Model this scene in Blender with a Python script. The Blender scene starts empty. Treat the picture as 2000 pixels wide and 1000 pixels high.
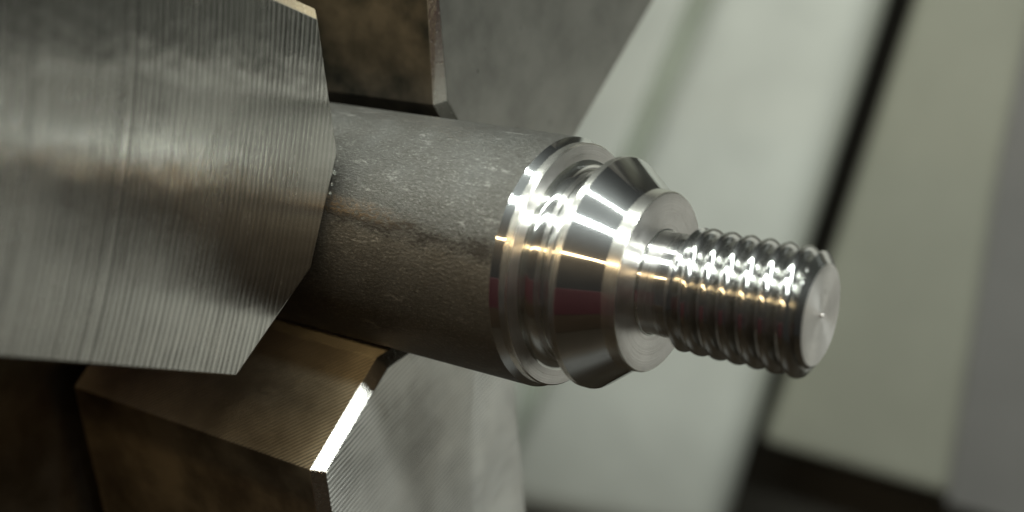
import bpy, bmesh, math, random
from mathutils import Vector, Matrix
S = 0.001                      # everything below is written in millimetres
sc = bpy.context.scene
COL = sc.collection

# ------------------------------------------------------------------ camera
cam_d = bpy.data.cameras.new('camera')
cam = bpy.data.objects.new('camera', cam_d); COL.objects.link(cam)
fw = Vector((-0.53839902, 0.78479946, -0.30694674))
rt = Vector((0.82556381, 0.56428369, -0.0053208))
up = Vector((-0.16902928, 0.25626884, 0.95171182))
cp = Vector((123.709, -198.288, 76.808)) * S
cam.matrix_world = Matrix(((rt.x, up.x, -fw.x, cp.x), (rt.y, up.y, -fw.y, cp.y),
                           (rt.z, up.z, -fw.z, cp.z), (0, 0, 0, 1)))
cam_d.sensor_width = 36; cam_d.lens = 43.756
cam_d.clip_start = 0.005; cam_d.clip_end = 20
cam_d.dof.use_dof = True
cam_d.dof.focus_distance = 0.245
cam_d.dof.aperture_fstop = 7.6
sc.camera = cam

# ------------------------------------------------------------------ light
world = bpy.data.worlds.new('World'); sc.world = world; world.use_nodes = True
bg = world.node_tree.nodes['Background']
bg.inputs[0].default_value = (0.84, 0.86, 0.82, 1); bg.inputs[1].default_value = 0.022

def strip_lamp(name, az, dist, x, length, width, power, col):
    d = bpy.data.lights.new(name, 'AREA'); d.shape = 'RECTANGLE'
    d.size = length * S; d.size_y = width * S; d.energy = power; d.color = col
    o = bpy.data.objects.new(name, d); COL.objects.link(o)
    a = math.radians(az)
    pos = Vector((x, -math.cos(a) * dist, math.sin(a) * dist)) * S
    z = Vector((0, pos.y, pos.z)).normalized()
    xx = Vector((1, 0, 0)); yy = z.cross(xx)
    o.matrix_world = Matrix(((xx.x, yy.x, z.x, pos.x), (xx.y, yy.y, z.y, pos.y),
                             (xx.z, yy.z, z.z, pos.z), (0, 0, 0, 1)))
    return o
strip_lamp('strip_lamp', 95, 600, 330, 1500, 25, 7.4, (0.93, 1.0, 0.95))
strip_lamp('strip_lamp', 67, 600, 330, 1500, 64, 8.0, (0.93, 1.0, 0.96))
strip_lamp('warm_strip_lamp', 31, 600, 100, 1500, 12, 1.75, (1.0, 0.73, 0.40))
sc.view_settings.view_transform = 'Standard'; sc.view_settings.look = 'None'
sc.view_settings.exposure = 0.18; sc.view_settings.gamma = 1
sc.render.engine = 'CYCLES'
sc.cycles.max_bounces = 8; sc.cycles.glossy_bounces = 6

# ------------------------------------------------------------------ material helper
class Mat:
    def __init__(s, name):
        s.m = bpy.data.materials.new(name); s.m.use_nodes = True
        s.t = s.m.node_tree; s.p = s.t.nodes['Principled BSDF']
        tc = s.n('ShaderNodeTexCoord')
        s.co = s.vm('SCALE', tc.outputs['Object'], scale=1 / S)      # object space in mm
    def n(s, k, **kw):
        nd = s.t.nodes.new(k)
        for a, b in kw.items(): setattr(nd, a, b)
        return nd
    def put(s, sock, v):
        if isinstance(v, bpy.types.NodeSocket): s.t.links.new(v, sock)
        elif v is not None: sock.default_value = v
    def vm(s, op, a, b=None, scale=None):
        nd = s.n('ShaderNodeVectorMath', operation=op); s.put(nd.inputs[0], a)
        if b is not None: s.put(nd.inputs[1], b)
        if scale is not None: s.put(nd.inputs['Scale'], scale)
        return nd.outputs['Value'] if op in ('LENGTH', 'DISTANCE', 'DOT_PRODUCT') else nd.outputs[0]
    def ma(s, op, a, b=None, c=None):
        nd = s.n('ShaderNodeMath', operation=op); s.put(nd.inputs[0], a)
        if b is not None: s.put(nd.inputs[1], b)
        if c is not None: s.put(nd.inputs[2], c)
        return nd.outputs[0]
    def noise(s, vec, scale, detail=3, rough=0.55, dim='3D'):
        nd = s.n('ShaderNodeTexNoise', noise_dimensions=dim)
        if dim == '1D': s.put(nd.inputs['W'], vec)
        else: s.put(nd.inputs['Vector'], vec)
        nd.inputs['Scale'].default_value = scale; nd.inputs['Detail'].default_value = detail
        nd.inputs['Roughness'].default_value = rough
        return nd.outputs[0]
    def ramp(s, f, *st):
        nd = s.n('ShaderNodeValToRGB'); s.put(nd.inputs[0], f); e = nd.color_ramp.elements
        while len(e) < len(st): e.new(0.5)
        for i, (p, c) in enumerate(st):
            e[i].position = p; e[i].color = (c, c, c, 1) if isinstance(c, (int, float)) else (*c, 1)
        return nd.outputs[0]
    def mix(s, f, a, b, mode='MIX'):
        nd = s.n('ShaderNodeMix', data_type='RGBA', blend_type=mode)
        s.put(nd.inputs[0], f)
        for i, v in ((6, a), (7, b)):
            if isinstance(v, tuple): v = (*v, 1)
            s.put(nd.inputs[i], v)
        return nd.outputs[2]
    def sep(s, v):
        nd = s.n('ShaderNodeSeparateXYZ'); s.put(nd.inputs[0], v); return nd.outputs
    def bump(s, h, dist, strength=1.0, normal=None):
        nd = s.n('ShaderNodeBump'); nd.inputs['Strength'].default_value = strength
        nd.inputs['Distance'].default_value = dist * S; s.put(nd.inputs['Height'], h)
        if normal is not None: s.put(nd.inputs['Normal'], normal)
        return nd.outputs[0]
    def out(s, base, metal=1.0, rough=0.3, aniso=None, normal=None, tangent=None, rot=None, spec=None, coat=None):
        p = s.p.inputs
        s.put(p['Base Color'], (*base, 1) if isinstance(base, tuple) else base)
        s.put(p['Metallic'], metal); s.put(p['Roughness'], rough)
        if aniso is not None: s.put(p['Anisotropic'], aniso)
        if rot is not None: s.put(p['Anisotropic Rotation'], rot)
        if normal is not None: s.put(p['Normal'], normal)
        if tangent is not None: s.put(p['Tangent'], tangent)
        if spec is not None: s.put(p['Specular IOR Level'], spec)
        if coat: s.put(p['Coat Weight'], coat[0]); s.put(p['Coat Roughness'], coat[1])
        return s.m

def radial_tangent(m):
    return m.n('ShaderNodeTangent', direction_type='RADIAL', axis='X').outputs[0]

# lathe-turned steel: grooves run round the X axis
def turned(name, base, rough, aniso, bump_d, pitch, chatter=0.0, coat=None):
    m = Mat(name); x, y, z = m.sep(m.co)
    r = m.ma('SQRT', m.ma('ADD', m.ma('MULTIPLY', y, y), m.ma('MULTIPLY', z, z)))
    w = m.ma('ADD', m.ma('MULTIPLY', x, 1.0), m.ma('MULTIPLY', r, 1.37))    # runs along any profile
    fine = m.noise(w, 1 / pitch, 4, 0.7, '1D')
    coarse = m.noise(w, 0.25 / pitch, 2, 0.5, '1D')
    h = m.ma('ADD', fine, m.ma('MULTIPLY', coarse, 0.7))
    if chatter:
        h = m.ma('ADD', h, m.ma('MULTIPLY', m.noise(m.co, 1.6, 3), chatter))
    sm = m.noise(m.co, 0.22, 3)
    ro = m.ma('ADD', m.ma('MULTIPLY', fine, rough * 0.5), m.ma('MULTIPLY_ADD', sm, rough * 0.5, rough * 0.45))
    col = m.mix(m.ramp(sm, (0.35, 0.0), (0.7, 1.0)), tuple(c * 0.86 for c in base), base)
    nb = m.bump(h, bump_d); tg = radial_tangent(m)
    m.out(col, 1.0, ro, aniso, nb, tg, 0.25)
    if coat:      # the fine feed marks scatter a share of the light widely round the mirror-like lands
        q = m.n('ShaderNodeBsdfPrincipled'); keep = m.p; m.p = q
        m.out(col, 1.0, coat[1], 0.5, nb, tg, 0.25); m.p = keep
        mx = m.n('ShaderNodeMixShader'); mx.inputs[0].default_value = coat[0]
        m.t.links.new(keep.outputs[0], mx.inputs[1]); m.t.links.new(q.outputs[0], mx.inputs[2])
        m.t.links.new(mx.outputs[0], m.t.nodes['Material Output'].inputs[0])
    return m.m

M_polish = turned('polished_turned_steel', (0.62, 0.63, 0.62), 0.075, 0.5, 0.0014, 0.12, 0.0, (0.11, 0.42))
M_bright = turned('bright_turned_steel', (0.68, 0.68, 0.65), 0.13, 0.5, 0.006, 0.22, 0.0, (0.09, 0.45))
M_land = turned('dull_turned_land', (0.74, 0.72, 0.66), 0.22, 0.5, 0.010, 0.25, 0.0, (0.20, 0.5))
M_faced = turned('faced_steel', (0.76, 0.73, 0.71), 0.35, 0.78, 0.07, 0.5, 0.1)
M_thread = turned('thread_steel', (0.58, 0.58, 0.56), 0.135, 0.4, 0.012, 0.20, 0.4, (0.08, 0.45))

# hot rolled mill scale of the raw bar
def mill_scale():
    m = Mat('mill_scale'); x, y, z = m.sep(m.co)
    st = m.vm('MULTIPLY', m.co, (0.45, 1, 1))
    n1 = m.noise(st, 2.0, 6, 0.78); n2 = m.noise(m.co, 0.12, 4, 0.6); n3 = m.noise(st, 2.8, 3, 0.7)
    base = m.mix(m.ramp(n2, (0.35, 0.0), (0.66, 1.0)), (0.060, 0.056, 0.048), (0.078, 0.076, 0.069))
    base = m.mix(m.ramp(n1, (0.42, 0.0), (0.62, 0.65)), base, (0.115, 0.113, 0.101))
    base = m.mix(m.ramp(n3, (0.56, 0.0), (0.70, 0.6)), base, (0.24, 0.24, 0.215))
    # pale scuffs
    sc_ = m.noise(m.vm('MULTIPLY', m.co, (0.10, 0.3, 0.3)), 1.0, 4, 0.65)
    base = m.mix(m.ma('MULTIPLY', m.ramp(sc_, (0.60, 0.0), (0.68, 1.0)), m.ramp(n1, (0.45, 0.0), (0.55, 0.8))), base, (0.22, 0.215, 0.195))
    # dark smear along the bar, a stain that follows a line on its near side
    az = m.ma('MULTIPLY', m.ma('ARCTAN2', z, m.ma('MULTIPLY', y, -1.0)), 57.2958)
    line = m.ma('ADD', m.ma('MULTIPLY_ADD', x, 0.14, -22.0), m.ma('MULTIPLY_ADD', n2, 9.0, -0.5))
    d = m.ma('ABSOLUTE', m.ma('ADD', az, line))
    wid = m.ma('MULTIPLY_ADD', m.noise(st, 0.5, 5, 0.75), 22.0, -8.5)
    smear = m.ramp(m.ma('MULTIPLY', m.ma('SUBTRACT', m.ma('ADD', wid, m.ma('MULTIPLY_ADD', n1, 26.0, -11.2)), d), 0.20), (0.0, 0.0), (0.8, 0.85))
    base = m.mix(smear, base, (0.022, 0.018, 0.013))
    low_tint = m.ramp(m.ma('MULTIPLY_ADD', m.ma('ADD', az, line), -0.08, 0.5), (0.0, 0.0), (1.0, 0.55))  # browner tint, growing below the smear line
    base = m.mix(low_tint, base, (1.0, 0.80, 0.58), 'MULTIPLY')
    # rusty band just beyond the smear near the chuck
    rust = m.ma('MULTIPLY', m.ramp(n1, (0.45, 0.0), (0.6, 1.0)),
                m.ramp(m.ma('MULTIPLY', m.ma('SUBTRACT', 5.5, m.ma('ABSOLUTE', m.ma('ADD', m.ma('ADD', az, line), -4.0))), 0.3), (0.0, 0.0), (1.0, 0.38)))
    rust = m.ma('MULTIPLY', rust, m.ramp(m.ma('MULTIPLY_ADD', x, -0.05, -0.9), (0.0, 0.0), (1.0, 1.0)))
    base = m.mix(rust, base, (0.34, 0.21, 0.10))
    h = m.ma('ADD', n1, m.ma('MULTIPLY', n3, 0.6))
    ro = m.ma('MULTIPLY_ADD', n1, 0.25, 0.36)
    return m.out(base, 0.7, ro, None, m.bump(h, 0.17, 0.9))
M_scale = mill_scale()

# fly-cut jaw front: long arcs across the jaw, object space X = spindle, Y = tangential, Z = radial
def milled(name, base, rough, groove, pitch, cy, cz, patch=0.5, speck=0.0, aniso=0.96, regular=0.25, grime_shade=0.75):
    m = Mat(name)
    c = (0.0, cy, cz)
    flat = m.vm('MULTIPLY', m.co, (0, 1, 1))
    dv = m.vm('SUBTRACT', flat, c); d = m.vm('LENGTH', dv)
    tang = m.vm('NORMALIZE', m.vm('CROSS_PRODUCT', dv, (1, 0, 0)))
    vt = m.n('ShaderNodeVectorTransform', vector_type='VECTOR', convert_from='OBJECT', convert_to='WORLD')
    m.put(vt.inputs[0], tang)
    wob = m.noise(flat, 0.05, 2)
    dd = m.ma('MULTIPLY_ADD', wob, 0.8, d)
    wave = m.ma('SINE', m.ma('MULTIPLY', dd, 6.2832 / pitch))
    irr = m.noise(dd, 2.2 / pitch, 3, 0.65, '1D')
    # grooves come and go along their length
    seg = m.noise(m.vm('MULTIPLY', flat, (0, 0.06, 0.8)), 1.0, 3)
    amp = m.ramp(m.noise(flat, 0.045, 3), (0.35, 0.35), (0.62, 1.0))
    h = m.ma('MULTIPLY', m.ma('ADD', m.ma('ADD', m.ma('MULTIPLY', wave, regular), m.ma('MULTIPLY', m.noise(dd, 0.42, 2, 0.5, '1D'), 2.2)), m.ma('ADD', m.ma('MULTIPLY', irr, 1.1), m.ma('MULTIPLY', seg, 0.45))), amp)
    pn = m.noise(flat, 0.06, 4, 0.6)
    ro = m.ma('ADD', m.ma('MULTIPLY', pn, rough * 0.6), m.ma('MULTIPLY_ADD', irr, rough * 0.35, rough * 0.52))
    col = m.mix(m.ma('MULTIPLY', m.ramp(pn, (0.35, 1.0), (0.6, 0.0)), patch), base, tuple(c_ * 0.62 for c_ in base))
    # painted groove shading plus dirt: darkens groove bottoms where the bump hardly shows
    gr = m.ma('ADD', m.ma('MULTIPLY', wave, 0.16 * regular / 0.25), m.ma('MULTIPLY_ADD', irr, 1.3, -0.15))
    gr = m.ma('MULTIPLY', m.ramp(gr, (0.25, 1.0), (0.75, 0.0)), m.ma('MULTIPLY', amp, grime_shade))
    col = m.mix(gr, col, tuple(c_ * 0.40 for c_ in base))
    # pits
    pit = m.n('ShaderNodeTexVoronoi'); m.put(pit.inputs['Vector'], flat); pit.inputs['Scale'].default_value = 0.16
    pits = m.ramp(pit.outputs['Distance'], (0.0, 1.0), (0.09, 0.0))
    if speck: col = m.mix(m.ma('MULTIPLY', pits, speck), col, (0.12, 0.11, 0.10))
    nb = m.bump(h, groove)
    if speck: nb = m.bump(m.ma('MULTIPLY', pits, -1.0), 0.25, speck, nb)
    nb = m.bump(m.noise(flat, 3.0, 3, 0.7), 0.002, 1, nb)
    return m.out(col, 1.0, ro, aniso, nb, vt.outputs[0], 0.25)

def oiled(name, base, dark, rough, groove=(1, 0, 0), depth=0.02, across=(0.12, 1.0, 2.4)):
    m = Mat(name)
    n = m.noise(m.co, 0.05, 4, 0.6); f = m.noise(m.vm('MULTIPLY', m.co, across), 1.6, 3, 0.65)
    col = m.mix(m.ramp(n, (0.36, 0.0), (0.62, 1.0)), dark, base)
    ro = m.ma('MULTIPLY_ADD', f, rough * 0.5, m.ma('MULTIPLY_ADD', n, rough * 0.5, rough * 0.5))
    tg = m.n('ShaderNodeVectorTransform', vector_type='VECTOR', convert_from='OBJECT', convert_to='WORLD')
    tg.inputs[0].default_value = groove
    if groove[1]:      # fly-cut lines running across the facet at 45 degrees
        d = m.vm('DOT_PRODUCT', m.co, (0.7071, -0.601, 0.375))
        f = m.ma('ADD', m.ma('MULTIPLY', m.ma('SINE', m.ma('MULTIPLY', d, 6.2832 / 0.85)), 0.45), m.noise(d, 3.0, 3, 0.7, '1D'))
        f = m.ma('ADD', f, m.ma('MULTIPLY', m.noise(m.co, 1.5, 4, 0.7), 0.7))
        col = m.mix(m.ramp(f, (0.45, 0.8), (1.15, 0.0)), col, tuple(c_ * 0.30 for c_ in base))
    return m.out(col, 1.0, ro, 0.8 if groove[1] else 0.5, m.bump(f, depth), tg.outputs[0], 0.25)

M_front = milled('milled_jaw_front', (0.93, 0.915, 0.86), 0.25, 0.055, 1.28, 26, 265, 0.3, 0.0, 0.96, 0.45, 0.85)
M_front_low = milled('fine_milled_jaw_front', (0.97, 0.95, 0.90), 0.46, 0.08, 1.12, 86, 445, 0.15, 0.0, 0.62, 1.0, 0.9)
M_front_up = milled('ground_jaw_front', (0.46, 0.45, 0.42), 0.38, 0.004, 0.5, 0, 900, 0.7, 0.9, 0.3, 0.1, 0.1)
M_side = oiled('oily_ground_steel', (0.50, 0.42, 0.29), (0.24, 0.19, 0.13), 0.50)
def chamfer_mat():
    m = Mat('filed_chamfer')
    f = m.noise(m.vm('MULTIPLY', m.co, (1.0, 1.0, 1.0)), 1.2, 4, 0.7)
    return m.out((0.62, 0.60, 0.56), 1.0, m.ma('MULTIPLY_ADD', f, 0.30, 0.08), None, m.bump(f, 0.10))
M_cham = chamfer_mat()
M_facet = oiled('warm_lit_oiled_steel', (0.90, 0.82, 0.62), (0.62, 0.55, 0.40), 0.60, (0.7071, 0.601, -0.375), 0.10)  # lit copy of the oily steel: warm lamp's gold put into the base
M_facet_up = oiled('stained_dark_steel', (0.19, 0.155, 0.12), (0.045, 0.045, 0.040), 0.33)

def painted(name, base, rough, mott=0.06):
    m = Mat(name)
    n = m.noise(m.co, 0.012, 4, 0.6)
    col = m.mix(m.ramp(n, (0.3, 0.0), (0.7, 1.0)), tuple(c * (1 - mott) for c in base), tuple(min(1, c * (1 + mott)) for c in base))
    return m.out(col, 0.0, rough, None, m.bump(m.noise(m.co, 0.4, 3), 0.03), spec=0.4)
M_white = painted('white_enclosure_paint', (0.88, 0.88, 0.84), 0.35, 0.04)
M_cover = painted('pale_green_grey_paint', (0.79, 0.822, 0.758), 0.35, 0.08)
M_panel = painted('olive_grey_paint', (0.40, 0.405, 0.335), 0.45)
M_blue = painted('blue_grey_paint', (0.25, 0.245, 0.235), 0.45)
M_dark = painted('dark_interior', (0.105, 0.100, 0.085), 0.6)
M_tray = painted('oily_brown_tray', (0.030, 0.022, 0.014), 0.35)
M_red = painted('dark_red_paint', (0.055, 0.010, 0.014), 0.5)
def chuck_mat():
    m = Mat('chuck_steel'); n = m.noise(m.co, 0.06, 4)
    return m.out(m.mix(m.ramp(n, (0.35, 0.0), (0.65, 1.0)), (0.10, 0.085, 0.06), (0.20, 0.18, 0.15)), 0.9, 0.38, 0.5,
                 m.bump(m.noise(m.co, 1.5, 3), 0.02), radial_tangent(m), 0.25)
M_chuck = chuck_mat()

# ------------------------------------------------------------------ object helpers
def link_mesh(name, verts, faces, mats, parent=None, fm=None, smooth=True, angle=28):
    me = bpy.data.meshes.new(name)
    me.from_pydata([tuple(c * S for c in v) for v in verts], [], faces)
    for mt in (mats if isinstance(mats, (list, tuple)) else [mats]): me.materials.append(mt)
    if fm: me.polygons.foreach_set('material_index', fm)
    bm = bmesh.new(); bm.from_mesh(me); bmesh.ops.recalc_face_normals(bm, faces=bm.faces)
    bm.to_mesh(me); bm.free()
    if smooth:
        me.shade_smooth(); me.set_sharp_from_angle(angle=math.radians(angle))
    o = bpy.data.objects.new(name, me); COL.objects.link(o)
    if parent: o.parent = parent
    return o
def tag(o, label=None, cat=None, group=None, kind=None):
    for k, v in (('label', label), ('category', cat), ('group', group), ('kind', kind)):
        if v: o[k] = v
    return o
def lathe(name, prof, mats, parent=None, fm=None, N=256, angle=28):
    V = []; F = []; M = []
    for x, r in prof:
        for k in range(N):
            a = 2 * math.pi * k / N; V.append((x, r * math.cos(a), r * math.sin(a)))
    for i in range(len(prof) - 1):
        for k in range(N):
            k2 = (k + 1) % N
            F.append((i * N + k, i * N + k2, (i + 1) * N + k2, (i + 1) * N + k)); M.append(fm[i] if fm else 0)
    return link_mesh(name, V, F, mats, parent, M, True, angle)

# ------------------------------------------------------------------ the setting
rows = [
  [(-513.8,800,66.0),(-327.9,800,66.1),(-326.9,806,66.0),(-336.6,836,65.7),(-334.4,846,65.6),(-322.6,836,65.7),(-301.7,800,66.1),(-292.2,788,66.3),(-284.4,784,66.3),(-268.1,784,66.3),(-202.5,784,66.4),(-188.7,790,66.3),(-183.1,806,66.1),(-183.8,832,65.9),(-191.4,860,65.6)] ,
  [(-578.7,800,-56.8),(-375.9,800,-45.2),(-374.9,806,-45.7),(-385.7,836,-49.1),(-383.4,846,-49.9),(-370.5,836,-48.2),(-347.5,800,-43.6),(-337.1,788,-41.8),(-328.6,784,-41.0),(-310.9,784,-40.0),(-228.6,784,-35.2),(-214.0,790,-35.0),(-208.1,806,-36.1),(-209.1,832,-38.6),(-217.2,860,-41.7)] ,
  [(-649.5,800,-190.8),(-427.6,800,-165.2),(-426.6,806,-166.1),(-438.6,836,-172.9),(-436.2,846,-174.4),(-422.0,836,-170.9),(-396.7,800,-161.6),(-385.3,788,-158.1),(-376.1,784,-156.3),(-357.0,784,-154.1),(-256.2,784,-142.5),(-240.7,790,-141.8),(-234.5,806,-143.9),(-235.7,832,-148.7),(-244.5,860,-154.7)] ,
  [(-730.2,800,-343.7),(-485.8,800,-300.3),(-484.8,806,-301.7),(-498.1,836,-312.1),(-495.5,846,-314.4),(-480.0,836,-308.9),(-452.1,800,-294.3),(-439.6,788,-288.8),(-429.5,784,-285.9),(-408.6,784,-282.2),(-286.5,784,-260.6),(-270.0,790,-259.2),(-263.5,806,-262.4),(-264.9,832,-269.6),(-274.4,860,-278.9)] ,
  [(-821.2,800,-488.4),(-551.9,800,-447.1),(-550.8,806,-449.4),(-565.6,836,-464.3),(-562.8,846,-468.1),(-545.7,836,-461.3),(-514.9,800,-441.4),(-501.0,788,-434.2),(-489.9,784,-430.8),(-467.0,784,-427.3),(-319.4,784,-404.6),(-301.6,790,-404.4),(-294.6,806,-410.0),(-296.0,832,-421.2),(-306.4,860,-434.6)] ,
  [(-930.1,800,-867.8),(-620.0,800,-798.5),(-618.5,806,-802.5),(-634.5,836,-827.4),(-631.2,846,-833.7),(-611.9,836,-822.3),(-575.7,800,-573.7),(-560.5,788,-565.0),(-548.5,784,-561.2),(-523.6,784,-557.9),(-351.1,784,-535.2),(-332.0,790,-536.0),(-324.5,806,-544.0),(-326.1,832,-558.7),(-337.2,860,-575.8)] ,
  [(-961.2,810,-949.4),(-640.1,810,-873.5),(-638.5,816,-877.7),(-654.7,846,-904.4),(-651.1,856,-911.2),(-631.3,846,-898.9),(-593.3,810,-602.5),(-577.9,798,-593.5),(-565.6,794,-589.6),(-540.1,794,-586.4),(-361.5,794,-563.5),(-341.9,800,-564.5),(-334.3,816,-572.8),(-335.8,842,-588.2),(-347.0,870,-605.9)] ,
  [(-1002.6,834,-1028.3),(-667.8,834,-945.9),(-666.0,840,-950.3),(-682.3,870,-978.3),(-678.3,880,-985.4),(-658.0,870,-972.3),(-618.3,834,-635.1),(-602.6,822,-625.9),(-589.9,818,-621.9),(-563.5,818,-618.6),(-377.3,818,-595.2),(-357.1,824,-596.3),(-349.0,840,-604.9),(-350.3,866,-620.6),(-361.5,894,-638.8)] ,
]
# the cover runs on above the frame
top = [(2 * a[0] - b[0], a[1], a[2] + 320) for a, b in zip(rows[0], rows[1])]
rows = [[(x + (x - rows[1][i][0]) * 0.6, y, z + 320) for i, (x, y, z) in enumerate(top)]] + [top] + rows
V = [v for r_ in rows for v in r_]; W = 15
F = [(i * W + j, i * W + j + 1, (i + 1) * W + j + 1, (i + 1) * W + j) for i in range(len(rows) - 1) for j in range(W - 1)]
cover = link_mesh('enclosure_cover', V, F, M_cover, None, None, True, 60)
so = cover.modifiers.new('thickness', 'SOLIDIFY'); so.thickness = 0.002; so.offset = 0
tag(cover, 'pale grey-green sheet metal machine cover with a folded groove, behind the shaft', 'machine cover')

def slab(name, pts, y0, y1, mat, bev=4):
    n = len(pts)
    V = [(x, y0, z) for x, z in pts] + [(x, y1, z) for x, z in pts]
    F = [tuple(range(n)), tuple(range(2 * n - 1, n - 1, -1))] + [(i, (i + 1) % n, n + (i + 1) % n, n + i) for i in range(n)]
    o = link_mesh(name, V, F, mat, None, None, False)
    b = o.modifiers.new('bevel', 'BEVEL'); b.width = bev * S; b.segments = 3
    return o
tag(slab('machine_panel', [(70.0, 900), (-170.1, 65.7), (-195.3, -39.1), (-246.7, -257.9), (-307.1, -477.1), (-40, -483), (100, 900)], 850, 910, M_panel, 28),
    'olive grey painted panel right of the dark gap, behind the threaded end', 'machine panel')
tag(slab('side_panel', [(96, 900), (-95, -34), (-107, -158), (-114, -338), (-119, -480), (95, -484), (98, 900)], 842, 880, M_blue, 14),
    'blue-grey painted panel at the right edge of the picture', 'machine panel')
tag(slab('enclosure_wall', [(100, 900), (100, -640), (1500, -640), (1500, 900)], 760, 840, M_white, 10), kind='structure')
M_dark_panel = painted('dark_panel_gloss', (0.085, 0.090, 0.084), 0.12)
dark_panel = slab('added_dark_panel', [(260, -150), (1440, -150), (1440, 860), (260, 860)], 752, 758, M_dark_panel, 2)  # unseen dark panel, added so the jaw fronts reflect a dark upper area
tag(dark_panel, kind='structure')
tag(slab('machine_wall', [(-1500, 900), (1500, 900), (1500, -740), (-1500, -740)], 1000, 1020, M_dark, 1), kind='structure')
tag(slab('chip_tray', [(-1500, -700), (1500, -700), (1500, -680), (-1500, -680)], -900, 998, M_tray, 1), kind='structure')
tag(slab('machine_apron', [(-200, -40), (900, -40), (900, -350), (-200, -350)], -640, -600, M_red, 8), kind='structure')
M_base = painted('oil_stained_brown_paint', (0.050, 0.030, 0.016), 0.5)
tag(slab('machine_base', [(-400, -352), (1100, -352), (1100, -678), (-400, -678)], -640, -606, M_base, 8), kind='structure')

# ------------------------------------------------------------------ chuck
chuck = lathe('lathe_chuck', [(-230, 32), (-230, 122), (-127, 122), (-124, 119), (-124, 60), (-124, 32), (-126, 30), (-230, 32)], M_chuck, None, None, 160)
tag(chuck, 'dark steel lathe chuck body at lower left, mostly in shadow behind the jaws', 'lathe chuck')

XJ = -39.5; CH = 2.3; DEP = 79.0
def jaw_mesh():
    # outline (tangential, radial) of the front face, then of the full section
    fr = [(34.1, 112), (34.1, 41.2), (11.6, 27.7), (-11.6, 27.7), (-34.1, 41.2), (-34.1, 112)]
    ou = [(34.1 + 0.5, 114.3), (34.1 + 0.5, 40.4), (12.3, 25.4), (-12.3, 25.4), (-34.1 - CH, 40.0), (-34.1 - CH, 114.3)]
    n = 6
    V = [(XJ, t, r) for t, r in fr] + [(XJ - CH, t, r) for t, r in ou] + [(XJ - DEP, t, r) for t, r in ou]
    F = [tuple(range(n))]; M = [0]
    for i in range(n):
        j = (i + 1) % n
        F.append((i, j, n + j, n + i)); M.append(2)
        F.append((n + i, n + j, 2 * n + j, 2 * n + i)); M.append(3 if i in (1, 2, 3) else 1)
    F.append(tuple(range(3 * n - 1, 2 * n - 1, -1))); M.append(1)
    return V, F, M
PHI_A = 2.73738
def jaw(phi, front, facet, label):
    root = bpy.data.objects.new('chuck_jaw', None); COL.objects.link(root)
    tag(root, label, 'chuck jaw', 'three soft jaws gripping the bar')
    rad = Vector((0, math.cos(phi), math.sin(phi))); tan = Vector((0, -math.sin(phi), math.cos(phi)))
    root.matrix_world = Matrix(((1, 0, 0, 0), (0, tan.y, rad.y, 0), (0, tan.z, rad.z, 0), (0, 0, 0, 1)))
    V, F, M = jaw_mesh()
    o = link_mesh('jaw_body', V, F, [front, M_side, M_cham, facet], root, M, False)
    b = o.modifiers.new('bevel', 'BEVEL'); b.width = 0.18 * S; b.segments = 2; b.harden_normals = False
    V = []
    for x in (XJ - DEP - 0.4, -124.2):
        V += [(x, -24, 46), (x, 24, 46), (x, 24, 112), (x, -24, 112)]
    F = [(0, 1, 2, 3), (4, 5, 6, 7), (0, 1, 5, 4), (1, 2, 6, 5), (2, 3, 7, 6), (3, 0, 4, 7)]
    link_mesh('master_jaw', V, F, M_side, root, None, False)
    return root
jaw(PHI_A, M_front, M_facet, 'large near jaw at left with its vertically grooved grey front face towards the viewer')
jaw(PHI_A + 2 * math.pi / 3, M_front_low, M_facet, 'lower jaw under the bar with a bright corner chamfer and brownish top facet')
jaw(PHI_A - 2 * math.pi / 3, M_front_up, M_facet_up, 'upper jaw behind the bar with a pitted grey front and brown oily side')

# ------------------------------------------------------------------ the turned shaft
shaft = bpy.data.objects.new('threaded_shaft', None); COL.objects.link(shaft)
tag(shaft, 'turned steel shaft with raw bar end, conical collar and coarse thread, gripped by the jaws', 'steel shaft')
def arc(cx, cr, R, a0, a1, n):
    return [(cx + R * math.cos(math.radians(a0 + (a1 - a0) * i / n)), cr + R * math.sin(math.radians(a0 + (a1 - a0) * i / n))) for i in range(n + 1)]
prof = [(-240 + 4 * i, 25.0) for i in range(60)] + [(-0.35, 25.0)]
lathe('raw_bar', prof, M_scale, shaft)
# shoulder and groove
pr = [(-0.35, 25.0), (-0.25, 24.95), (0.85, 23.95), (1.0, 23.9), (1.15, 24.08), (2.5, 24.08), (2.8, 23.8)]
m1 = [0] * (len(pr))
face_n = [(2.85, 22.5), (3.0, 21.0)] + arc(5.3, 20.9, 2.3, 180, 270, 8)
pr2 = pr + face_n + [(6.2, 18.62), (6.4, 18.9), (6.6, 18.62), (7.9, 18.6)] + [(8.3, 18.75), (8.8, 19.3), (9.6, 20.6), (10.5, 22.1)]
fmap = [2 if i < 3 else 3 if i < 6 else 1 if i < 9 else 0 for i in range(len(pr2) - 1)]
lathe('shoulder_groove', pr2, [M_bright, M_faced, M_polish, M_land], shaft, fmap)
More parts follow.
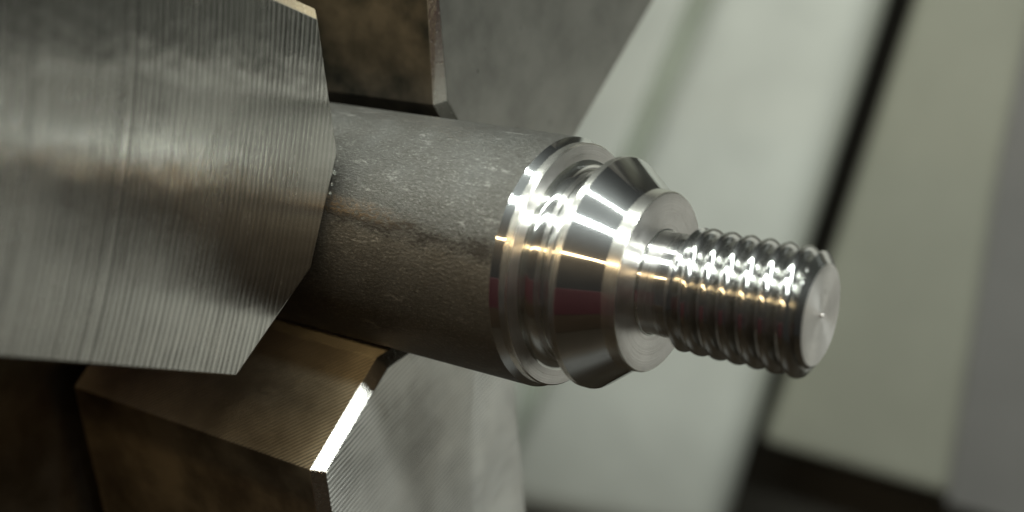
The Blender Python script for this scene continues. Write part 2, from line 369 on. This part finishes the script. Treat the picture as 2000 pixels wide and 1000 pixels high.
# collar: rim, cone, land, face
col_p = [(10.5, 22.1), (10.75, 22.5), (10.9, 22.58), (12.0, 22.58), (12.15, 22.5), (18.75, 17.5), (18.9, 17.46), (21.15, 17.28), (21.35, 17.15), (21.42, 16.95), (21.42, 14.5), (21.42, 12), (21.42, 10.3)]
fm = [0, 0, 3, 3, 1] + [3] * 4 + [2] * 3
lathe('conical_collar', col_p, [M_bright, M_polish, M_faced, M_land], shaft, fm)
lathe('relief_neck', [(21.42, 10.3), (21.5, 10.0), (21.8, 9.85), (22.2, 9.82), (23.4, 9.8), (23.5, 9.86), (25.0, 9.86), (25.1, 9.8), (27.2, 9.8)], M_bright, shaft)
# thread: one helical surface
N = 180; x0, x1 = 27.2, 53.05; P = 3.67
nx = 330; V = []; F = []; FM = []
def rthread(x, th):
    u = (x - 34.2) / P - th / (2 * math.pi)
    c = abs(math.cos(math.pi * u)) ** 0.66
    r = 9.25 + 2.55 * c
    r = min(r, 9.8 + (x - x0) * 1.25, 9.15 + (x1 - x) * 1.45)
    start = min(1, max(0, (30.2 - x) / 1.6))                  # thread runs out into the land beside the neck
    if x < 30.2: r = max(r, min(9.8 + (x - x0) * 1.25, 10.0 + 1.7 * start))
    return r
for i in range(nx + 1):
    x = x0 + (x1 - x0) * i / nx
    for k in range(N):
        th = 2 * math.pi * k / N                              # measured from azimuth 108 towards the viewer and down
        az = math.radians(108) - th
        r = rthread(x, th); V.append((x, -r * math.cos(az), r * math.sin(az)))
for i in range(nx):
    for k in range(N):
        k2 = (k + 1) % N; F.append((i * N + k, i * N + k2, (i + 1) * N + k2, (i + 1) * N + k))
link_mesh('screw_thread', V, F, M_thread, shaft, None, True, 40)
lathe('end_face', [(x1, 9.15), (x1 + 0.06, 9.0), (x1 + 0.04, 7), (x1 - 0.02, 4), (x1 - 0.06, 1.2), (x1 + 0.0, 0.45), (x1 + 0.1, 0.28), (x1 + 0.65, 0.22), (x1 + 0.72, 0.12), (x1 + 0.72, 0.001)], M_faced, shaft)

# beads of coolant caught in the gap between the near jaw and the bar
bead0 = None
rad = Vector((0, math.cos(PHI_A), math.sin(PHI_A))); tan_ = Vector((0, -math.sin(PHI_A), math.cos(PHI_A)))
m = Mat('coolant'); M_cool = m.out((0.9, 0.92, 0.85), 0.0, 0.04); m.p.inputs['Transmission Weight'].default_value = 0.9; m.p.inputs['IOR'].default_value = 1.36
for t, r_, s_, w_ in ((-7.6, 26.6, 1.0, 'topmost and largest of three'), (-5.2, 26.4, 0.7, 'middle and smallest of three'), (-3.4, 26.3, 0.8, 'lowest of three')):
    if bead0 is None:
        bm = bmesh.new(); bmesh.ops.create_icosphere(bm, subdivisions=2, radius=0.42 * S)
        for v in bm.verts: v.co.x *= 0.7; v.co.z *= 1.25
        me = bpy.data.meshes.new('coolant_bead'); bm.to_mesh(me); bm.free(); me.materials.append(M_cool); me.shade_smooth()
        o = bead0 = bpy.data.objects.new('coolant_bead', me)
    else: o = bead0.copy()
    COL.objects.link(o)
    o.location = (Vector((XJ - 0.5, 0, 0)) + rad * r_ + tan_ * t) * S; o.scale = (s_, s_, s_)
    tag(o, w_ + ' coolant beads between the near jaw tip and bar', 'coolant bead', 'coolant beads at the near jaw tip')
